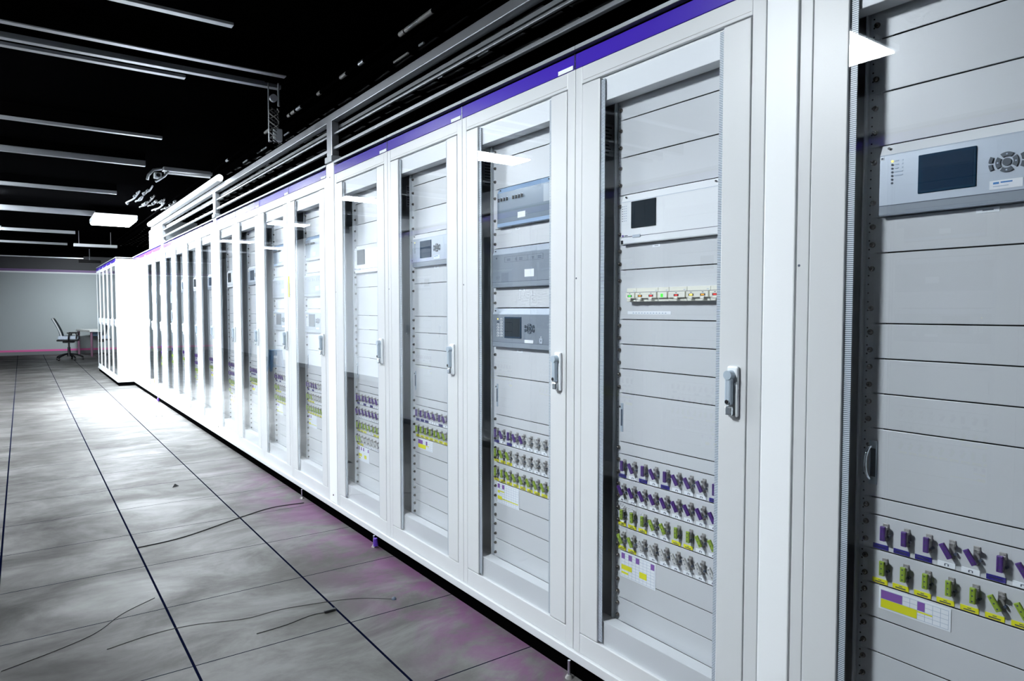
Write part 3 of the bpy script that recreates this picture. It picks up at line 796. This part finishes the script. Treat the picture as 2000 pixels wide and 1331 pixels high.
g = thing('added_wall_lamp', 'small dark lamp added to light the far wall, hanging from the ceiling', 'ceiling light', (1.6, 22.72, 2.72))
MB().box(-.27, .27, -.05, .05, .0, .09, 'black', .012).build('lamp_head', g); MB().cyl((0, 0, .085), (0, 0, .40), .012, .012, 'steel', 8).build('hanger', g)  # housing added to give the far-wall fill light a body
# cable tray with clamps and cables
tr = thing('cable_tray', 'black ladder cable tray under the ceiling above the cabinet row', 'cable tray', (2.25, 10, 2.95))
b = MB()
for x in (-.35, .35): b.box(x-.01, x+.01, -11, 9, -.03, .04, 'void')
for k in range(60): b.box(-.35, .35, -10.9+k*.33, -10.87+k*.33, -.02, .0, 'void')
b.build('ladder', tr)
for k in range(5):
    pts = [(-.25+k*.11+.03*math.sin(i*.9+k), -11+i*.8, .015+.01*math.sin(i*1.7+k*2)) for i in range(26)]
    MB().tube(pts, .012, 'cable', 6).build('tray_cable', tr)
for k in range(26):
    y = random.uniform(-7.0, 3.0); x = random.choice((-.36, -.36, -.2, .0))
    MB().box(x-.006, x+.006, y, y+random.uniform(.05, .2), -.045, -.032, random.choice(('steel', 'duct', 'duct', 'cable_grey')), .002).build('cable_clamp', tr)
MB().cyl((-.50, -11, -.02), (-.50, 9, -.02), .012, .012, 'void', 8).build('conduit', tr)
for k in range(14):
    y = random.uniform(-7.0, -1.5); l_ = random.uniform(.04, .16)
    MB().cyl((-.50, y, -.02), (-.50, y+l_, -.02), .0135, .0135, random.choice(('steel', 'duct', 'cable_grey')), 8).build('conduit_clamp', tr)
cb = thing('conduit_bundle', 'tangle of short steel conduits and couplings under the ceiling beside the far glare', 'conduit', (1.45, 10.2, 2.86))
for k in range(9):
    x = -.22+k*.055; y0 = random.uniform(-1.1, .4); z = random.uniform(-.06, .06); L_ = random.uniform(.4, 1.2)
    MB().tube(smooth([(x, y0, z), (x+.01, y0+L_*.5, z-.01), (x-.01, y0+L_, z+.01), (x, y0+L_+.15, z+.02)], 4), .010, random.choice(('cable', 'cable', 'duct')), 8).build('conduit_pipe', cb)
    for q in range(3):
        y = y0+L_*random.random(); MB().cyl((x, y, z), (x, y+.07, z), .017, .017, random.choice(('duct', 'steel', 'duct')), 10).build('coupling', cb)
h = thing('ceiling_hanger', 'dark hanging bracket with coiled cables and a small box, under the ceiling', 'bracket', (1.48, 4.95, 2.56))
MB().cyl((-.035, 0, .02), (-.035, 0, .43), .005, .005, 'steel', 8).build('rod', h); MB().cyl((.035, 0, .28), (.035, 0, .44), .008, .008, 'steel', 8).build('rod', h)
MB().cyl((.0, -.01, .33), (.0, .015, .33), .026, .026, 'duct', 16).build('pulley', h)
MB().box(-.005, .055, -.02, .02, .03, .12, 'duct', .008).build('small_box', h)
for k in range(5):
    ph = k*1.3; pts = [(.0+.035*math.sin(i*.8+ph), .02*math.cos(i*.8+ph), .02+i*.017) for i in range(15)]
    MB().tube(pts, .004, 'cable_grey' if k % 2 else 'cable', 6).build('coiled_cable', h)
MB().box(-.05, .06, -.03, .03, .44, .56, 'void').build('ceiling_plate', h)
a = thing('junction_cabinet', 'grey metal box standing on the far cabinet tops beside the glare', 'metal box', (1.78, 12.2, 2.478-.003))
a.location.z = 2.477
MB().box(0, .45, -.8, .8, 0, .36, 'duct', .01).build('box_body', a); MB().box(-.012, 0, -.7, -.05, .04, .32, 'paint', .004).build('box_door', a); MB().box(-.012, 0, .05, .7, .04, .32, 'paint', .004).build('box_door', a)
a.location.z = 2.371

# ------------------------------------------------------------------ chair, desk, stool
ch = thing('office_chair', 'swivel office chair with armrests at the desk by the far wall', 'chair', (1.06, 22.9, 0), math.radians(-8))
b = MB()
for k in range(5):
    an = 2*PI*k/5+.2; ca, sa = math.cos(an), math.sin(an)
    pts = [(.03*ca, .03*sa, .17), (.14*ca, .14*sa, .155), (.26*ca, .26*sa, .115), (.33*ca, .33*sa, .075)]
    b.tube(pts, .024, 'black', 8)
b.cyl((0, 0, .1), (0, 0, .19), .05, .045, 'black', 16); b.build('star_base', ch)
for k in range(5):
    an = 2*PI*k/5+.2; x, y = .33*math.cos(an), .33*math.sin(an)
    MB().cyl((x-.022, y, .033), (x+.022, y, .033), .033, .033, 'black', 14).cyl((x, y, .03), (x, y, .085), .012, .012, 'black', 8).build('caster', ch)
MB().cyl((0, 0, .18), (0, 0, .36), .036, .036, 'black', 14).cyl((0, 0, .34), (0, 0, .50), .024, .024, 'black', 14).build('gas_column', ch)
MB().box(-.14, .14, -.12, .12, .48, .535, 'black', .02).build('seat_mechanism', ch)
MB().box(-.27, .25, -.25, .25, .53, .575, 'black', .02).build('seat_shell', ch)
MB().box(-.24, .25, -.24, .24, .572, .68, 'cushion', .035).build('seat_cushion', ch)
def back_prof(t):
    return (-.15-.20*t**1.4, .66+.50*t)
vs, n = [], 10
for sx in (0, -.035):
    for i in range(n+1):
        px, pz = back_prof(i/n)
        hw = .21+.03*math.sin(PI*i/n)-.03*(i/n)
        for j in range(7):
            yy = -hw+2*hw*j/6; vs.append((px+sx-.04*(1-(yy/hw)**2)+.02, yy, pz))
fs = []
N = (n+1)*7
for i in range(n):
    for j in range(6):
        q = i*7+j; fs += [(q, q+1, q+8, q+7), (N+q, N+q+7, N+q+8, N+q+1)]
for i in range(n):
    for j in (0, 6):
        q = i*7+j; fs.append((q, q+7, N+q+7, N+q))
for j in range(6):
    fs.append((j, N+j, N+j+1, j+1)); q = n*7+j; fs.append((q, q+1, N+q+1, N+q))
bk = MB().add(vs, fs, 'chair_mesh', True).build('backrest', ch)
rim = []
for i in range(n+1):
    px, pz = back_prof(i/n); hw = .21+.03*math.sin(PI*i/n)-.03*(i/n); rim.append((px, -hw, pz))
for i in range(n, -1, -1):
    px, pz = back_prof(i/n); hw = .21+.03*math.sin(PI*i/n)-.03*(i/n); rim.append((px, hw, pz))
MB().tube(rim, .02, 'white', 8).build('backrest_rim', bk)
for s in (-1, 1):
    b = MB(); y = s*.27
    b.tube([(.02, s*.22, .55), (.02, y, .58), (.03, y, .68), (.04, y, .745)], .022, 'black', 8); b.box(-.02, .23, y-.035, y+.035, .745, .775, 'black', .012)
    b.tube([(.19, y, .76), (.21, y, .71), (.20, y, .60)], .016, 'black', 8)
    b.build('armrest', ch)
dk = thing('desk', 'white-topped desk with mauve legs beside the far end of the cabinets', 'desk', (1.64, 24.0, 0), math.radians(9))
MB().box(0, 1.35, 0, 1.65, .74, .80, 'desk_top', .006).build('desktop', dk)
MB().box(.06, 1.29, .05, .075, .62, .74, 'desk_apron').build('apron', dk)
for x, y in ((.06, .06), (1.29, .06), (.06, 1.59), (1.29, 1.59)):
    MB().cyl((x, y, 0), (x, y, .74), .032, .036, 'desk_leg', 14).build('leg', dk)
st = thing('plastic_stool', 'dark blue plastic stool, seen reflected in a glass cabinet door', 'stool', (-1.36, 15.95, 0))
MB().box(-.13, .13, -.13, .13, .46, .49, 'stool', .012).build('seat', st)
def leg4(sx, sy):
    b = MB(); vs = []
    for z, r, wd in ((0, .165, .045), (.46, .12, .06)):
        for dx, dy in ((0, 0), (-wd, 0), (-wd, -wd), (0, -wd)): vs.append((sx*(r+dx), sy*(r+dy), z))
    b.add(vs, [(0, 1, 2, 3), (4, 5, 6, 7), (0, 1, 5, 4), (1, 2, 6, 5), (2, 3, 7, 6), (3, 0, 4, 7)], 'stool'); return b.build('leg', st)
for sx in (-1, 1):
    for sy in (-1, 1): leg4(sx, sy)
MB().box(-.12, .12, .10, .125, .36, .46, 'stool', .006).box(-.12, .12, -.125, -.10, .36, .46, 'stool', .006).box(.10, .125, -.12, .12, .36, .46, 'stool', .006).box(-.125, -.10, -.12, .12, .36, .46, 'stool', .006).build('apron', st)
MB().box(-.14, .14, .125, .14, .10, .14, 'stool', .004).box(-.14, .14, -.14, -.125, .10, .14, 'stool', .004).build('stretcher', st)

# ------------------------------------------------------------------ things on the floor
def cable(pts, r, label, m='cable'):
    tag(MB().tube(smooth([(x, y, r) for x, y in pts]), r, m, 8).build('floor_cable'), label, 'cable', 'loose thin cables on the floor')
cable([(.52, 4.51), (.78, 4.56), (1.16, 4.77), (1.4, 4.88), (1.63, 4.87)], .003, 'black cable curving out from under the cabinets across the tiles')
cable([(-.10, 3.26), (.1, 3.34), (.23, 3.42), (.34, 3.56), (.49, 3.67)], .0013, 'thin dark cable lying at lower left of the aisle')
cable([(.25, 3.22), (.43, 3.26), (.59, 3.25), (.79, 3.18), (.97, 3.18), (1.27, 3.1), (1.43, 2.98)], .0012, 'thin cable with a plug ending at the pink stain')
cable([(.79, 3.0), (.92, 3.01), (1.05, 3.04), (1.14, 3.02)], .0016, 'short thin cable with black tip beside the tile joint')
tag(MB().dome((1.43, 2.98, 0), (0, 0, 1), .012, .012, 'ink').build('cable_plug'), 'small dark plug at the end of the longer thin cable', 'plug')
tag(MB().box(1.10, 1.155, 3.018, 3.036, 0, .012, 'black', .004).build('cable_tip'), 'black connector tip on the short thin cable', 'plug')
tag(MB().add([(.93, 5.90, 0), (.985, 5.93, 0), (.96, 5.98, 0), (.955, 5.935, .022)], [(0, 1, 2), (0, 1, 3), (1, 2, 3), (2, 0, 3)], 'black').build('dark_chip'), 'small black chip lying on the floor tiles in mid aisle', 'debris')
tag(MB().tube(smooth([(1.40, 9.9, .004), (1.44, 9.93, .03), (1.47, 9.96, .004), (1.43, 9.99, .02), (1.40, 10.02, .004)]), .005, 'white', 6).build('wire_scrap'), 'small white wire scrap on the bright far floor', 'debris')
tag(MB().box(D-.0025, D-.0008, G2+W+.012, G2+W+.030, 1.50, 1.66, 'yellow').build('yellow_sticker'), 'narrow yellow sticker on the cabinet frame left of the tall post', 'sticker')
tag(MB().cyl((D-.003, 12.03, .285), (D-.0012, 12.03, .285), .045, .045, 'yellow', 20).box(D-.0036, D-.003, 12.02, 12.05, .255, .32, 'black').build('hazard_sticker'), 'small round yellow and black sticker low on a glaring far door', 'sticker')
tag(MB().box(D-.0025, D-.0012, 13.19, 13.26, 1.24, 1.275, 'pink').box(D-.003, D-.0024, 13.23, 13.27, 1.225, 1.25, 'black').build('pink_tag'), 'tiny pink and black tag on a glaring far cabinet', 'sticker')
